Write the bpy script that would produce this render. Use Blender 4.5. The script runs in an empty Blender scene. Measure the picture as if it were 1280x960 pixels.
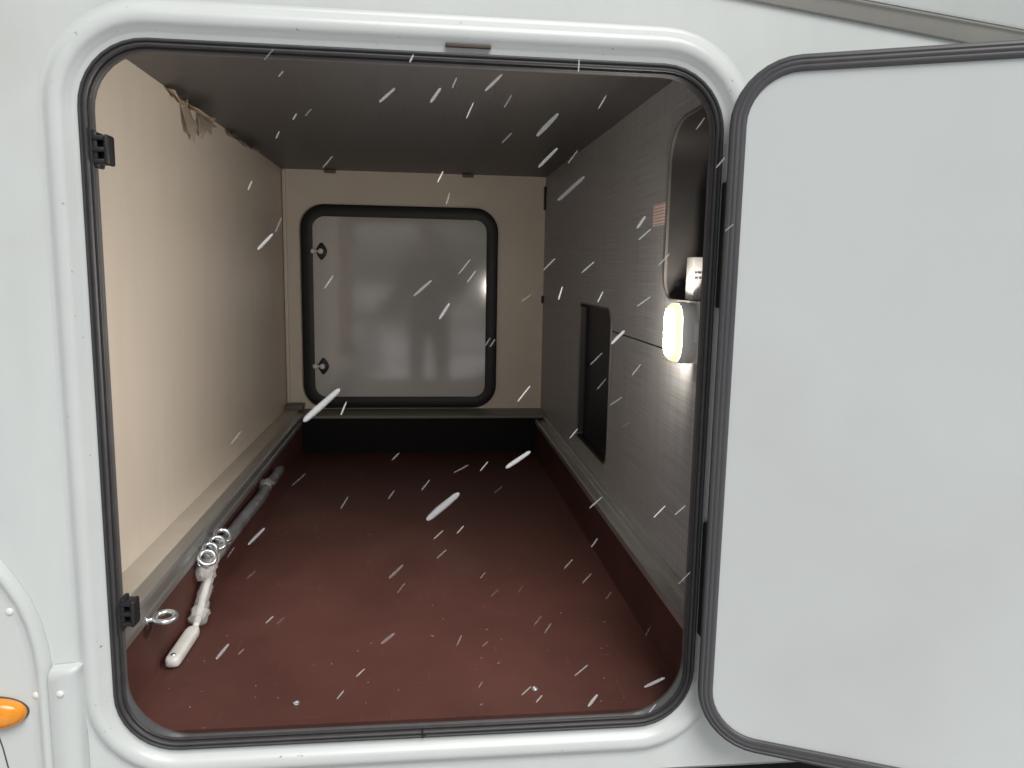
import bpy, bmesh, math, random
from mathutils import Vector, Matrix
random.seed(7)
S = bpy.context.scene
C = S.collection
R = math.radians

# ------------------------------------------------------------------ camera
cd = bpy.data.cameras.new('camera'); cam = bpy.data.objects.new('camera', cd); C.objects.link(cam)
cd.sensor_width = 36; cd.lens = 963.285 / 1280 * 36; cd.clip_start = 0.02; cd.clip_end = 400
cam.location = (0.01263, -1.2, 0.775); cam.rotation_euler = (1.42511980, -0.01807251, -0.11228063)
S.camera = cam

# ------------------------------------------------------------------ overcast sky, soft sun, exposure
W = bpy.data.worlds.new('World'); S.world = W; W.use_nodes = True
nt = W.node_tree; bg = nt.nodes['Background']
sky = nt.nodes.new('ShaderNodeTexSky'); sky.sky_type = 'NISHITA'; sky.sun_disc = False
SUN_EL, SUN_AZ = R(50), R(165)          # azimuth of the sun, clockwise from +Y
sky.sun_elevation = SUN_EL; sky.sun_rotation = SUN_AZ
sky.air_density = 1.0; sky.dust_density = 4.0; sky.ozone_density = 1.0
hs = nt.nodes.new('ShaderNodeHueSaturation'); hs.inputs['Saturation'].default_value = 0.12
nt.links.new(sky.outputs[0], hs.inputs['Color']); nt.links.new(hs.outputs[0], bg.inputs[0])
bg.inputs[1].default_value = 0.055
ld = bpy.data.lights.new('sun', 'SUN'); ld.energy = 1.5; ld.angle = R(36); ld.color = (1, .97, .93)
sun = bpy.data.objects.new('sun', ld); C.objects.link(sun)
dirv = Vector((math.sin(SUN_AZ) * math.cos(SUN_EL), math.cos(SUN_AZ) * math.cos(SUN_EL), math.sin(SUN_EL)))
sun.rotation_euler = dirv.to_track_quat('Z', 'Y').to_euler(); sun.location = dirv * 20
S.view_settings.view_transform = 'Standard'; S.view_settings.look = 'None'
S.view_settings.gamma = 1; S.view_settings.use_curve_mapping = False
S.view_settings.exposure = 0.50
S.cycles.max_bounces = 10; S.cycles.diffuse_bounces = 6

# ------------------------------------------------------------------ materials
def mat(name, col, rough=.5, metal=0, var=.06, scale=6, bump=0, bscale=200, coat=0, stretch=None, emit=None, alpha=None, trans=0, ior=1.5, spec=.5):
    m = bpy.data.materials.new(name); m.use_nodes = True
    n = m.node_tree.nodes; l = m.node_tree.links; b = n['Principled BSDF']
    b.inputs['Roughness'].default_value = rough; b.inputs['Metallic'].default_value = metal
    b.inputs['Coat Weight'].default_value = coat; b.inputs['Coat Roughness'].default_value = .15
    b.inputs['IOR'].default_value = ior; b.inputs['Transmission Weight'].default_value = trans
    b.inputs['Specular IOR Level'].default_value = spec
    tc = n.new('ShaderNodeTexCoord'); mp = n.new('ShaderNodeMapping'); l.new(tc.outputs['Object'], mp.inputs[0])
    if stretch: mp.inputs['Scale'].default_value = stretch
    nz = n.new('ShaderNodeTexNoise'); nz.inputs['Scale'].default_value = scale; nz.inputs['Detail'].default_value = 6; nz.inputs['Roughness'].default_value = .6
    l.new(mp.outputs[0], nz.inputs['Vector'])
    cr = n.new('ShaderNodeValToRGB'); cr.color_ramp.elements[0].position = .3; cr.color_ramp.elements[1].position = .7
    cr.color_ramp.elements[0].color = [c * (1 - var) for c in col] + [1]; cr.color_ramp.elements[1].color = [min(1, c * (1 + var)) for c in col] + [1]
    l.new(nz.outputs[0], cr.inputs[0]); l.new(cr.outputs[0], b.inputs['Base Color'])
    m['ramp'] = cr.name
    mr = n.new('ShaderNodeMapRange'); mr.inputs['To Min'].default_value = max(0, rough * .85); mr.inputs['To Max'].default_value = min(1, rough * 1.18)
    l.new(nz.outputs[0], mr.inputs['Value']); l.new(mr.outputs[0], b.inputs['Roughness'])
    if bump:
        n2 = n.new('ShaderNodeTexNoise'); n2.inputs['Scale'].default_value = bscale; n2.inputs['Detail'].default_value = 3
        l.new(mp.outputs[0], n2.inputs['Vector'])
        bp = n.new('ShaderNodeBump'); bp.inputs['Strength'].default_value = bump; bp.inputs['Distance'].default_value = .001
        l.new(n2.outputs[0], bp.inputs['Height']); l.new(bp.outputs[0], b.inputs['Normal'])
    if emit:
        b.inputs['Emission Color'].default_value = (*emit[0], 1); b.inputs['Emission Strength'].default_value = emit[1]
    if alpha is not None: b.inputs['Alpha'].default_value = alpha
    return m

def dirty(m, dirt_col, scale, lo, hi, detail=4):
    """small specks of road dirt on a surface"""
    n = m.node_tree.nodes; l = m.node_tree.links; b = n['Principled BSDF']
    src = b.inputs['Base Color'].links[0].from_socket
    tc = n.new('ShaderNodeTexCoord'); nz = n.new('ShaderNodeTexNoise'); nz.inputs['Scale'].default_value = scale; nz.inputs['Detail'].default_value = detail
    l.new(tc.outputs['Object'], nz.inputs['Vector'])
    mr = n.new('ShaderNodeMapRange'); mr.inputs['From Min'].default_value = lo; mr.inputs['From Max'].default_value = hi
    l.new(nz.outputs[0], mr.inputs['Value'])
    mx = n.new('ShaderNodeMix'); mx.data_type = 'RGBA'; mx.inputs['B'].default_value = (*dirt_col, 1)
    l.new(mr.outputs[0], mx.inputs['Factor']); l.new(src, mx.inputs['A']); l.new(mx.outputs['Result'], b.inputs['Base Color'])
    return m

def linen(name, col, ax, con=.42):
    """grey laminate printed with a woven linen pattern; ax are the two in-plane axes"""
    m = bpy.data.materials.new(name); m.use_nodes = True
    n = m.node_tree.nodes; l = m.node_tree.links; b = n['Principled BSDF']
    b.inputs['Roughness'].default_value = .42
    tc = n.new('ShaderNodeTexCoord'); facs = []
    for k in (0, 1):
        mp = n.new('ShaderNodeMapping'); s = [40, 40, 40]; s[ax[k]] = 3.2; s[ax[1 - k]] = 420
        mp.inputs['Scale'].default_value = s
        l.new(tc.outputs['Object'], mp.inputs[0])
        nz = n.new('ShaderNodeTexNoise'); nz.inputs['Scale'].default_value = 1; nz.inputs['Detail'].default_value = 3; nz.inputs['Roughness'].default_value = .7
        l.new(mp.outputs[0], nz.inputs['Vector']); facs.append(nz.outputs[0])
    a = n.new('ShaderNodeMath'); a.operation = 'ADD'; l.new(facs[0], a.inputs[0]); l.new(facs[1], a.inputs[1])
    cr = n.new('ShaderNodeValToRGB'); e = cr.color_ramp.elements
    mr = n.new('ShaderNodeMapRange'); mr.inputs['From Min'].default_value = .72; mr.inputs['From Max'].default_value = 1.28
    l.new(a.outputs[0], mr.inputs['Value']); l.new(mr.outputs[0], cr.inputs[0])
    e[0].position = 0; e[0].color = [c * (1 - con) for c in col] + [1]; e[1].position = 1; e[1].color = [c * (1 + con) for c in col] + [1]
    l.new(cr.outputs[0], b.inputs['Base Color'])
    return m

white = dirty(mat('white_paint', (.625, .662, .655), .32, var=.035, scale=4, coat=.3, bump=.02, bscale=30, stretch=(3, 3, .5)), (.50, .49, .46), 3.2, .56, .95, 9)
white_lip = dirty(mat('white_moulding', (.63, .665, .658), .34, var=.02, scale=9, coat=.25), (.25, .24, .22), 95, .70, .76)
white_plain = mat('white_rivet', (.76, .78, .78), .35, var=.02)
rubber = mat('black_rubber', (.040, .039, .042), .5, var=.15, scale=40, bump=.15, bscale=300)
rubber_grey = mat('grey_flange', (.075, .075, .078), .45, var=.1, scale=20)
black = mat('black_plastic', (.010, .010, .012), .5, var=.1, scale=30)
dframe = mat('grey_door_frame', (.075, .075, .081), .40, var=.10, scale=30, stretch=(1, 1, .1))
dpanel = dirty(mat('door_liner', (.645, .685, .688), .30, var=.03, scale=1.4, bump=.03, bscale=60, stretch=(1, 1, .35)), (.55, .57, .57), 2.2, .50, 1.0, 9)
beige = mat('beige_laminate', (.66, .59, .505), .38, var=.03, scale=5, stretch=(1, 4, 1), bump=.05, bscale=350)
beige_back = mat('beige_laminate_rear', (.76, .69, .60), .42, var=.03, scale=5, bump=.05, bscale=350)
ledge_m = mat('taupe_ledge', (.46, .42, .36), .5, var=.07, scale=14, bump=.1, bscale=250)
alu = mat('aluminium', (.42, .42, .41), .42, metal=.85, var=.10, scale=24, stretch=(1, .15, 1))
alu_lit = mat('brushed_rail_lit', (.50, .50, .49), .38, metal=.75, var=.14, scale=30, stretch=(1, .12, 1))  # paler copy of the aluminium: this rail's light is put into its colour
brown = mat('brown_phenolic', (.074, .030, .025), .5, var=.16, scale=5, bump=.3, bscale=420, spec=.22)
brown = dirty(brown, (.20, .15, .13), 55, .735, .80, 2)
def scratch(m, col, scale, stretch, lo, hi, rot):
    n = m.node_tree.nodes; l = m.node_tree.links; b = n['Principled BSDF']; src = b.inputs['Base Color'].links[0].from_socket
    tc = n.new('ShaderNodeTexCoord'); mp = n.new('ShaderNodeMapping'); mp.inputs['Scale'].default_value = stretch; mp.inputs['Rotation'].default_value = (0, 0, rot)
    nz = n.new('ShaderNodeTexNoise'); nz.inputs['Scale'].default_value = scale; nz.inputs['Detail'].default_value = 2; nz.inputs['Distortion'].default_value = .3
    l.new(tc.outputs['Object'], mp.inputs[0]); l.new(mp.outputs[0], nz.inputs['Vector'])
    mr = n.new('ShaderNodeMapRange'); mr.inputs['From Min'].default_value = lo; mr.inputs['From Max'].default_value = hi; mr.inputs['To Max'].default_value = .55
    l.new(nz.outputs[0], mr.inputs['Value'])
    mx = n.new('ShaderNodeMix'); mx.data_type = 'RGBA'; mx.inputs['B'].default_value = (*col, 1)
    l.new(mr.outputs[0], mx.inputs['Factor']); l.new(src, mx.inputs['A']); l.new(mx.outputs['Result'], b.inputs['Base Color'])
    return m
brown = scratch(brown, (.15, .085, .07), 9, (14, .8, 1), .70, .80, R(28))
brown = scratch(brown, (.14, .08, .066), 8, (1.2, 12, 1), .71, .82, R(-15))
brown = scratch(brown, (.115, .060, .05), 2.2, (1, 1, 1), .52, .85, 0)
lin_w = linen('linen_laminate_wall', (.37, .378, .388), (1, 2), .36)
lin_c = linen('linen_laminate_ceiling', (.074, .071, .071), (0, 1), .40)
niche_m = mat('niche_grey', (.045, .043, .043), .55, var=.08, scale=20)
dark_m = mat('recess_black', (.012, .012, .015), .45, var=.1)
hatch_panel = mat('hatch_panel', (.52, .52, .512), .08, var=.015, scale=3, bump=.015, bscale=8, ior=2.1)
zinc = mat('zinc', (.70, .75, .79), .24, metal=.9, var=.08, scale=60)
amber = mat('amber_lens', (.85, .30, .015), .18, var=.08, scale=50, coat=.5)
trim_m = mat('grey_trim', (.40, .39, .36), .5, var=.06, scale=20)
lamp_body = mat('lamp_housing', (.80, .80, .78), .4, var=.03)
lamp_lens = mat('lamp_lens', (.9, .85, .7), .3, var=.01, emit=((1, .74, .36), 1.0))
lamp_led = mat('lamp_diffuser', (.9, .85, .7), .3, var=.01, emit=((1, .93, .84), 310))
rear_fill = mat('rear_fill_glow', (.9, .85, .7), .3, var=.01, emit=((1, .90, .78), 620))  # strong glow for the added fill quad that lights the rear wall
pole_white = mat('white_tube', (.66, .66, .64), .38, var=.05, scale=30)
pole_dark = mat('grey_sleeve', (.115, .115, .125), .33, var=.35, scale=28, bump=.6, bscale=60)
bag_m = mat('clear_plastic', (.75, .75, .74), .25, var=.1, scale=60, bump=.7, bscale=70, alpha=.30)
paper = mat('paper', (.72, .71, .70), .6, var=.02)
ink = mat('ink', (.10, .10, .13), .6, var=.05)
tape_m = mat('brown_tape', (.42, .34, .235), .45, var=.2, scale=30, bump=.4, bscale=90)
film_m = mat('peeling_film', (.52, .46, .38), .35, var=.12, scale=40, bump=.4, bscale=60, alpha=.6)
def sticker_mat():
    m = bpy.data.materials.new('sticker_print'); m.use_nodes = True
    n = m.node_tree.nodes; l = m.node_tree.links; b = n['Principled BSDF']; b.inputs['Roughness'].default_value = .5
    tc = n.new('ShaderNodeTexCoord'); wv = n.new('ShaderNodeTexWave'); wv.bands_direction = 'Z'; wv.inputs['Scale'].default_value = 46; wv.inputs['Distortion'].default_value = .6; wv.inputs['Detail Scale'].default_value = 40
    l.new(tc.outputs['Object'], wv.inputs['Vector'])
    cr = n.new('ShaderNodeValToRGB'); cr.color_ramp.elements[0].color = (.66, .34, .31, 1); cr.color_ramp.elements[0].position = .12; cr.color_ramp.elements[1].color = (.86, .78, .75, 1); cr.color_ramp.elements[1].position = .42
    l.new(wv.outputs[0], cr.inputs[0]); l.new(cr.outputs[0], b.inputs['Base Color'])
    return m
sticker_m = sticker_mat()
asphalt = mat('wet_asphalt', (.05, .05, .052), .45, var=.35, scale=30, bump=.6, bscale=60)
asphalt = dirty(asphalt, (.72, .73, .75), .7, .40, .50, 8)

def sheltered(m):
    """slush lies only on the open ground, not under the vehicle"""
    n = m.node_tree.nodes; l = m.node_tree.links; b = n['Principled BSDF']
    mx = b.inputs['Base Color'].links[0].from_node; f = mx.inputs['Factor'].links[0].from_socket
    tc = n.new('ShaderNodeTexCoord'); sp = n.new('ShaderNodeSeparateXYZ'); l.new(tc.outputs['Object'], sp.inputs[0])
    mr = n.new('ShaderNodeMapRange'); mr.inputs['From Min'].default_value = -.15; mr.inputs['From Max'].default_value = -.45
    l.new(sp.outputs['Y'], mr.inputs['Value'])
    ml = n.new('ShaderNodeMath'); ml.operation = 'MULTIPLY'; l.new(f, ml.inputs[0]); l.new(mr.outputs[0], ml.inputs[1]); l.new(ml.outputs[0], mx.inputs['Factor'])
sheltered(asphalt)
# ------------------------------------------------------------------ object helpers
WL = {}
def smooth(o, ang=35):
    for p in o.data.polygons: p.use_smooth = True
    o.data.set_sharp_from_angle(angle=R(ang))
class BM:
    """collects shapes, in world coordinates"""
    def __init__(s): s.b = bmesh.new()
    def box(s, x0, x1, y0, y1, z0, z1, bev=0, seg=2):
        r = bmesh.ops.create_cube(s.b, size=1)['verts']
        for v in r: v.co = ((x0 + x1) / 2 + v.co.x * (x1 - x0), (y0 + y1) / 2 + v.co.y * (y1 - y0), (z0 + z1) / 2 + v.co.z * (z1 - z0))
        if bev:
            es = list({e for v in r for e in v.link_edges})
            bmesh.ops.bevel(s.b, geom=es, offset=bev, segments=seg, affect='EDGES', profile=.5)
        return s
    def quad(s, *ps): s.b.faces.new([s.b.verts.new(p) for p in ps]); return s
    def strip(s, loops, closed=True):
        vs = [[s.b.verts.new(p) for p in lp] for lp in loops]
        for a, c in zip(vs, vs[1:]):
            n = len(a)
            for i in range(n if closed else n - 1):
                j = (i + 1) % n
                s.b.faces.new((a[i], a[j], c[j], c[i]))
        return vs
    def cap(s, ring): s.b.faces.new(ring)
    def tube(s, pts, r, n=12, ends=True):
        pts = [Vector(p) for p in pts]; rs = r if isinstance(r, (list, tuple)) else [r] * len(pts)
        loops = []; ref = None
        for i, p in enumerate(pts):
            d = (pts[min(i + 1, len(pts) - 1)] - pts[max(i - 1, 0)]).normalized()
            if ref is None: ref = d.orthogonal().normalized()
            u = (ref - d * ref.dot(d)).normalized(); ref = u; w = d.cross(u)
            loops.append([p + (u * math.cos(2 * math.pi * k / n) + w * math.sin(2 * math.pi * k / n)) * rs[i] for k in range(n)])
        v = s.strip(loops)
        if ends: s.cap(v[0][::-1]); s.cap(v[-1])
        return s
    def torus(s, c, axis, R0, r, n=28, k=10, squash=1):
        c = Vector(c); ax = Vector(axis).normalized(); u = ax.orthogonal().normalized(); w = ax.cross(u); loops = []
        for i in range(n):
            a = 2 * math.pi * i / n; d = u * math.cos(a) + w * math.sin(a)
            loops.append([c + d * (R0 + r * math.cos(2 * math.pi * j / k)) + ax * (r * squash * math.sin(2 * math.pi * j / k)) for j in range(k)])
        loops.append(loops[0])
        s.strip(loops); bmesh.ops.remove_doubles(s.b, verts=s.b.verts, dist=1e-6); return s
    def dome(s, c, axis, r, h, n=14, k=5):
        c = Vector(c); ax = Vector(axis).normalized(); u = ax.orthogonal().normalized(); w = ax.cross(u); loops = []
        for i in range(k):
            t = i / k * math.pi / 2
            loops.append([c + (u * math.cos(2 * math.pi * j / n) + w * math.sin(2 * math.pi * j / n)) * r * math.cos(t) + ax * h * math.sin(t) for j in range(n)])
        v = s.strip(loops); s.cap(v[-1]); s.cap(v[0][::-1]); return s
    def holed(s, outer, holes):
        """flat polygon with holes"""
        es = []
        for lp in [outer] + holes:
            vs = [s.b.verts.new(p) for p in lp]
            es += [s.b.edges.new((vs[i], vs[(i + 1) % len(vs)])) for i in range(len(vs))]
        bmesh.ops.triangle_fill(s.b, edges=es, use_beauty=True, use_dissolve=False)
        return s
    def build(s, name, m, parent=None, label=None, cat=None, group=None, kind=None, sm=35, recalc=True):
        if recalc: bmesh.ops.recalc_face_normals(s.b, faces=s.b.faces)
        xs = [v.co for v in s.b.verts]
        lo = Vector([min(v[i] for v in xs) for i in range(3)]); hi = Vector([max(v[i] for v in xs) for i in range(3)])
        c = (lo + hi) / 2
        bmesh.ops.translate(s.b, verts=s.b.verts, vec=-c)
        me = bpy.data.meshes.new(name); s.b.to_mesh(me); s.b.free(); me.materials.append(m)
        o = bpy.data.objects.new(name, me); C.objects.link(o); WL[o] = c
        o.location = c - (WL[parent] if parent else Vector()); o.parent = parent
        smooth(o, sm); tag(o, label, cat, group, kind)
        return o
def tag(o, label=None, cat=None, group=None, kind=None):
    if label: o['label'] = label
    if cat: o['category'] = cat
    if group: o['group'] = group
    if kind: o['kind'] = kind
def thing(name, label, cat, loc, group=None):
    o = bpy.data.objects.new(name, None); C.objects.link(o); o.location = loc; WL[o] = Vector(loc); o.empty_display_size = .1
    tag(o, label, cat, group); return o
def rrect(L, Rr, B, T, r, n=9, radii=None):
    """rounded rectangle, counter-clockwise from the lower right corner; points (a, b)"""
    out = []
    for i, (cx, cy, a0, sx, sy) in enumerate(((Rr, B, -90, -1, 1), (Rr, T, 0, -1, -1), (L, T, 90, 1, -1), (L, B, 180, 1, 1))):
        q = radii[i] if radii else r
        for k in range(n + 1):
            a = R(a0 + 90 * k / n); out.append((cx + sx * q + q * math.cos(a), cy + sy * q + q * math.sin(a)))
    return out

# ------------------------------------------------------------------ setting: ground, far hedge behind the camera
g = BM(); g.quad((-60, -60, -.56), (60, -60, -.56), (60, 60, -.56), (-60, 60, -.56))
g.build('ground', asphalt, kind='structure', label='dark wet asphalt with slushy snow under and in front of the motorhome')

# ------------------------------------------------------------------ the motorhome
MH = thing('motorhome', 'white motorhome side with its big garage hatch open onto an empty storage garage', 'motorhome', (0, 0, -.56))
L0, R0, B0, T0, RC = -.4756, .4756, 0.0, 1.0921, .10        # the hatch opening, outside edge of its seal
XL, XR, ZC, YB = -.5624, .5214, 1.1683, 2.1                  # garage: side walls, ceiling, rear wall
ZL, XE, ZF, YE = .187, -.475, .024, 1.94                     # ledge height, ledge edge, floor, rear ledge edge
def loop(off, y, r=None, **k):
    return [(a, y, b) for a, b in rrect(L0 - off, R0 + off, B0 - off, T0 + off, max(.005, RC + off) if r is None else r, **k)]

# outer skin with the hole for the hatch, and the closed box of the body behind it
b = BM()
X0, X1, Z0, Z1 = -1.4, 1.9, -.082, 1.9
b.holed([(X0, 0, Z0), (X1, 0, Z0), (X1, 0, Z1), (X0, 0, Z1)], [loop(.048, 0)])
b.strip([[(X0, 0, Z0), (X1, 0, Z0)], [(X0, .012, Z0 - .012), (X1, .012, Z0 - .012)], [(X0, .05, Z0 - .014), (X1, .05, Z0 - .014)]], closed=False)
b.build('side_panel', white, MH)
b = BM()
b.quad((X0, .05, Z0 - .012), (X1, .05, Z0 - .012), (X1, 2.3, Z0 - .012), (X0, 2.3, Z0 - .012))
b.quad((X0, .004, Z1), (X1, .004, Z1), (X1, 2.3, Z1), (X0, 2.3, Z1))
b.quad((X0, .004, Z0), (X0, 2.3, Z0), (X0, 2.3, Z1), (X0, .004, Z1))
b.quad((X1, .004, Z0), (X1, 2.3, Z0), (X1, 2.3, Z1), (X1, .004, Z1))
b.quad((X0, 2.3, Z0), (X1, 2.3, Z0), (X1, 2.3, Z1), (X0, 2.3, Z1))
b.build('body_shell', white_plain, MH)

# moulded frame: flat flange beside the seal, bevel, rounded ridge
b = BM()
prof = [(-.004, .030), (-.004, .0005), (.0, -.0005), (.006, -.0012), (.009, -.0022), (.016, -.0088), (.0185, -.0108), (.022, -.0122), (.028, -.0127),
        (.033, -.0119), (.037, -.0099), (.040, -.0072), (.043, -.0044), (.046, -.0022), (.0495, -.0011), (.053, -.0008)]
b.strip([loop(o, y) for o, y in prof])
FR = b.build('hatch_frame', white_lip, MH, sm=50)
b = BM(); b.box(.043, .110, -.0090, -.002, 1.0985, 1.1035, .001)
b.build('drain_slot', mat('slot_brown', (.075, .055, .042), .6), FR)

# rubber seal with ribs
b = BM()
prof = [(-.0005, .003), (-.0012, -.0050), (-.0026, -.0074), (-.0050, -.0076), (-.0062, -.0064), (-.0068, -.0046), (-.0076, -.0046), (-.0083, -.0058),
        (-.0100, -.0066), (-.0118, -.0060), (-.0128, -.0030), (-.0136, .0006), (-.0148, .0008), (-.0155, -.0012), (-.0165, -.0014), (-.0174, .0010), (-.0175, .0080)]
b.strip([loop(o, y) for o, y in prof])
SE = b.build('door_seal', rubber, FR, sm=60)
b = BM(); b.box(.010, .0125, -.0092, .0, .003, .017); b.box(.0125, .017, -.0085, .0, .006, .0095, .001)
b.build('seal_joint', black, FR)
FRAD = [.100, .083, .083, .100]
# flange behind the seal that shows in the rounded corners
b = BM()
b.strip([loop(-.0170, .0035), [(a, .007, c) for a, c in rrect(L0 + .0182, R0 - .0182, B0 + .0182, T0 - .0182, 0, radii=FRAD)], [(a, .0125, c) for a, c in rrect(L0 + .0182, R0 - .0182, B0 + .0182, T0 - .0182, 0, radii=FRAD)]])
b.build('opening_flange', rubber_grey, FR)
# inner skin behind the opening
b = BM()
b.holed([(XL - .01, .0125, -.02), (XR + .01, .0125, -.02), (XR + .01, .0125, ZC + .01), (XL - .01, .0125, ZC + .01)], [[(a, .0125, c) for a, c in rrect(L0 + .0182, R0 - .0182, B0 + .0182, T0 - .0182, 0, radii=FRAD)]])
b.build('inner_skin', beige, MH)

# two striker plates on the hinge-free side
def catch(z):
    b = BM(); x = L0 + .0155
    b.box(x, x + .008, .0, .026, z - .0255, z + .0255, .003)
    for dz in (-.0165, .0, .0165): b.box(x, x + .020, -.002, .022, z + dz - .0036, z + dz + .0036, .0018)
    b.box(x + .0165, x + .0235, -.0035, .024, z - .0215, z + .0215, .0035, 3)
    b.box(x, x + .020, .012, .024, z - .020, z + .020, .002)
    return b.build('striker', black, FR)
catch(.9365); catch(.2325)

# two black hinges in the gap beside the open door
for z0, z1 in ((.722, .918), (.168, .366)):
    b = BM(); b.box(.4765, .4935, -.0245, -.001, z0, z1, .003); b.tube([(.4785, -.0265, z0 + .006), (.4785, -.0265, z1 - .006)], .0042, 10)
    h = b.build('hinge', black, FR)
    for z in (z0 + .025, z0 + .044, z1 - .044, z1 - .025):
        b = BM(); b.dome((.4862, -.0243, z), (0, -1, 0), .0023, .0014, 10, 3); b.build('hinge_screw', zinc, FR)

# ---- the open door
TH = .4379; HP = Vector((.4684, -.0427, 0)); U = Vector((math.cos(TH), -math.sin(TH), 0)); N = Vector((-math.sin(TH), -math.cos(TH), 0))
def dloop(off, w): return [HP + U * a + N * w + Vector((0, 0, c)) for a, c in rrect(off, .951 - off, -.007 + off, 1.0937 - off, max(.004, .097 - off))]
b = BM()
prof = [(.0, -.031), (-.001, -.026), (-.001, -.008), (.0006, -.002), (.0026, .0004), (.0062, .0010), (.0076, -.0004), (.0088, -.0004), (.0100, .0010), (.0136, .0010),
        (.0148, -.0002), (.0160, -.0002), (.0172, .0006), (.0222, -.0002), (.0238, -.0028), (.0242, -.0062)]
b.strip([dloop(o, w) for o, w in prof])
DR = b.build('garage_door', dframe, MH, sm=50, label='open white garage door with dark grey rubber edging, swung out to the right of the hatch')
b = BM(); v = b.strip([dloop(.0238, -.0050), dloop(.30, -.0048)]); b.cap(v[-1])
b.build('inner_panel', dpanel, DR)
b = BM(); v = b.strip([dloop(.0, -.0305), dloop(.006, -.034), dloop(.3, -.0342)]); b.cap(v[-1])
b.build('outer_panel', white, DR)

# grey moulding running down to the right above the hatch
b = BM()
p0, p1, q0, q1 = Vector((-1.3, 0, 1.4081)), Vector((1.85, 0, 1.0247)), Vector((-1.3, 0, 1.4120)), Vector((1.85, 0, 1.0650))
b.strip([[p0 + Vector((0, -.0008, 0)), p1 + Vector((0, -.0008, 0))], [p0 + Vector((0, -.006, .001)), p1 + Vector((0, -.006, .001))], [q0 + Vector((0, -.016, -.002)), q1 + Vector((0, -.016, -.002))],
         [q0 + Vector((0, -.0165, 0)), q1 + Vector((0, -.0165, 0))], [q0 + Vector((0, -.0008, .004)), q1 + Vector((0, -.0008, .004))]], closed=False)
TR = b.build('trim_strip', trim_m, MH)
b = BM()
b.strip([[q0 + Vector((0, -.002, .001)), q1 + Vector((0, -.002, .001))], [q0 + Vector((0, -.017, .0015)), q1 + Vector((0, -.017, .0015))], [q0 + Vector((0, -.019, .006)), q1 + Vector((0, -.019, .006))],
         [q0 + Vector((0, -.012, .47)), q1 + Vector((0, -.012, .817))], [q0 + Vector((0, -.0005, .478)), q1 + Vector((0, -.0005, .825))]], closed=False)
b.build('upper_panel', white, MH)

# ---- lower left: wheel-arch skirt with its rounded lip, rivets, corner strip, amber marker
arc = [(-1.1, .42), (-.80, .405), (-.72, .385), (-.665, .358), (-.632, .330), (-.610, .295), (-.592, .262), (-.579, .225), (-.5715, .185), (-.5685, .150), (-.5680, .110), (-.5680, .05), (-.5680, -.02), (-.5680, -.095)]
def offs(pts, d):
    out = []
    for i, p in enumerate(pts):
        a = Vector(pts[max(i - 1, 0)]); c = Vector(pts[min(i + 1, len(pts) - 1)]); t = (c - a).normalized(); out.append((p[0] - t.y * d, p[1] + t.x * d))
    return out
prof = [(.004, -.0005), (.002, -.006), (-.002, -.011), (-.007, -.0132), (-.012, -.012), (-.016, -.0088), (-.020, -.0070), (-.028, -.0066)]
b = BM()
rows = [[(a, y, c) for a, c in offs(arc, d)] for d, y in prof]
v = b.strip(rows, closed=False)
inner = rows[-1]; b.strip([inner, [(-1.38, -.0064, z) for x, y, z in inner]], closed=False)
SK = b.build('wheel_arch_skirt', white, MH, sm=60)
for x, z in ((-.6165, .2455), (-.587, .107)):
    b = BM(); b.dome((x, -.006, z), (0, -1, 0), .0062, .0042, 16, 5); b.build('rivet', white_plain, SK)
b = BM(); b.tube([(-.650, -.0066, .055), (-.642, -.0066, .020), (-.634, -.0066, -.03), (-.630, -.0066, -.09)], .0012, 6); b.build('panel_joint', rubber_grey, SK)
b = BM()
loops = []
for k, (s, y) in enumerate(((1.0, -.006), (1.0, -.013), (.95, -.019), (.84, -.0235), (.6, -.027), (.3, -.0285))):
    loops.append([(-.653 + .052 * s * math.copysign(abs(math.cos(t)) ** .85, math.cos(t)), y, .0820 + .0245 * s * math.copysign(abs(math.sin(t)) ** .95, math.sin(t))) for t in [2 * math.pi * i / 40 for i in range(40)]])
v = b.strip(loops); b.cap(v[-1]); AM = b.build('marker_light', amber, MH, label='oval amber side marker light', sm=60)
b = BM(); v = b.strip([[(-.653 + .0545 * math.cos(t) * s, y, .082 + .0265 * math.sin(t) * s) for t in [2 * math.pi * i / 40 for i in range(40)]] for s, y in ((1, -.0055), (.99, -.0090), (.93, -.0092))])
b.build('bezel', rubber_grey, AM)
# corner strip bent over at its top
b = BM()
sec = [(-.5655, -.0008), (-.5655, -.0150), (-.5625, -.0178), (-.5330, -.0178), (-.5255, -.0150), (-.5205, -.0090), (-.5180, -.0008)]
rows = []
for z, k, dx in ((-.10, 1, 0), (.02, 1, 0), (.118, 1, 0), (.132, 1.06, .0), (.142, 1.10, .001), (.148, 1.06, .0025), (.1520, .80, .004), (.1535, .05, .004)):
    rows.append([(x + dx * (1 if x < -.54 else 1.4), y * k, z + (.004 * (x + .5655) / .0475 if z > .13 else 0)) for x, y in sec])
b.strip(rows, closed=False)
CS = b.build('corner_strip', white, MH, sm=45)
b = BM(); b.dome((-.5468, -.0176, .1135), (0, -1, 0), .0060, .0042, 16, 5); b.build('rivet', white_plain, CS)

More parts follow.
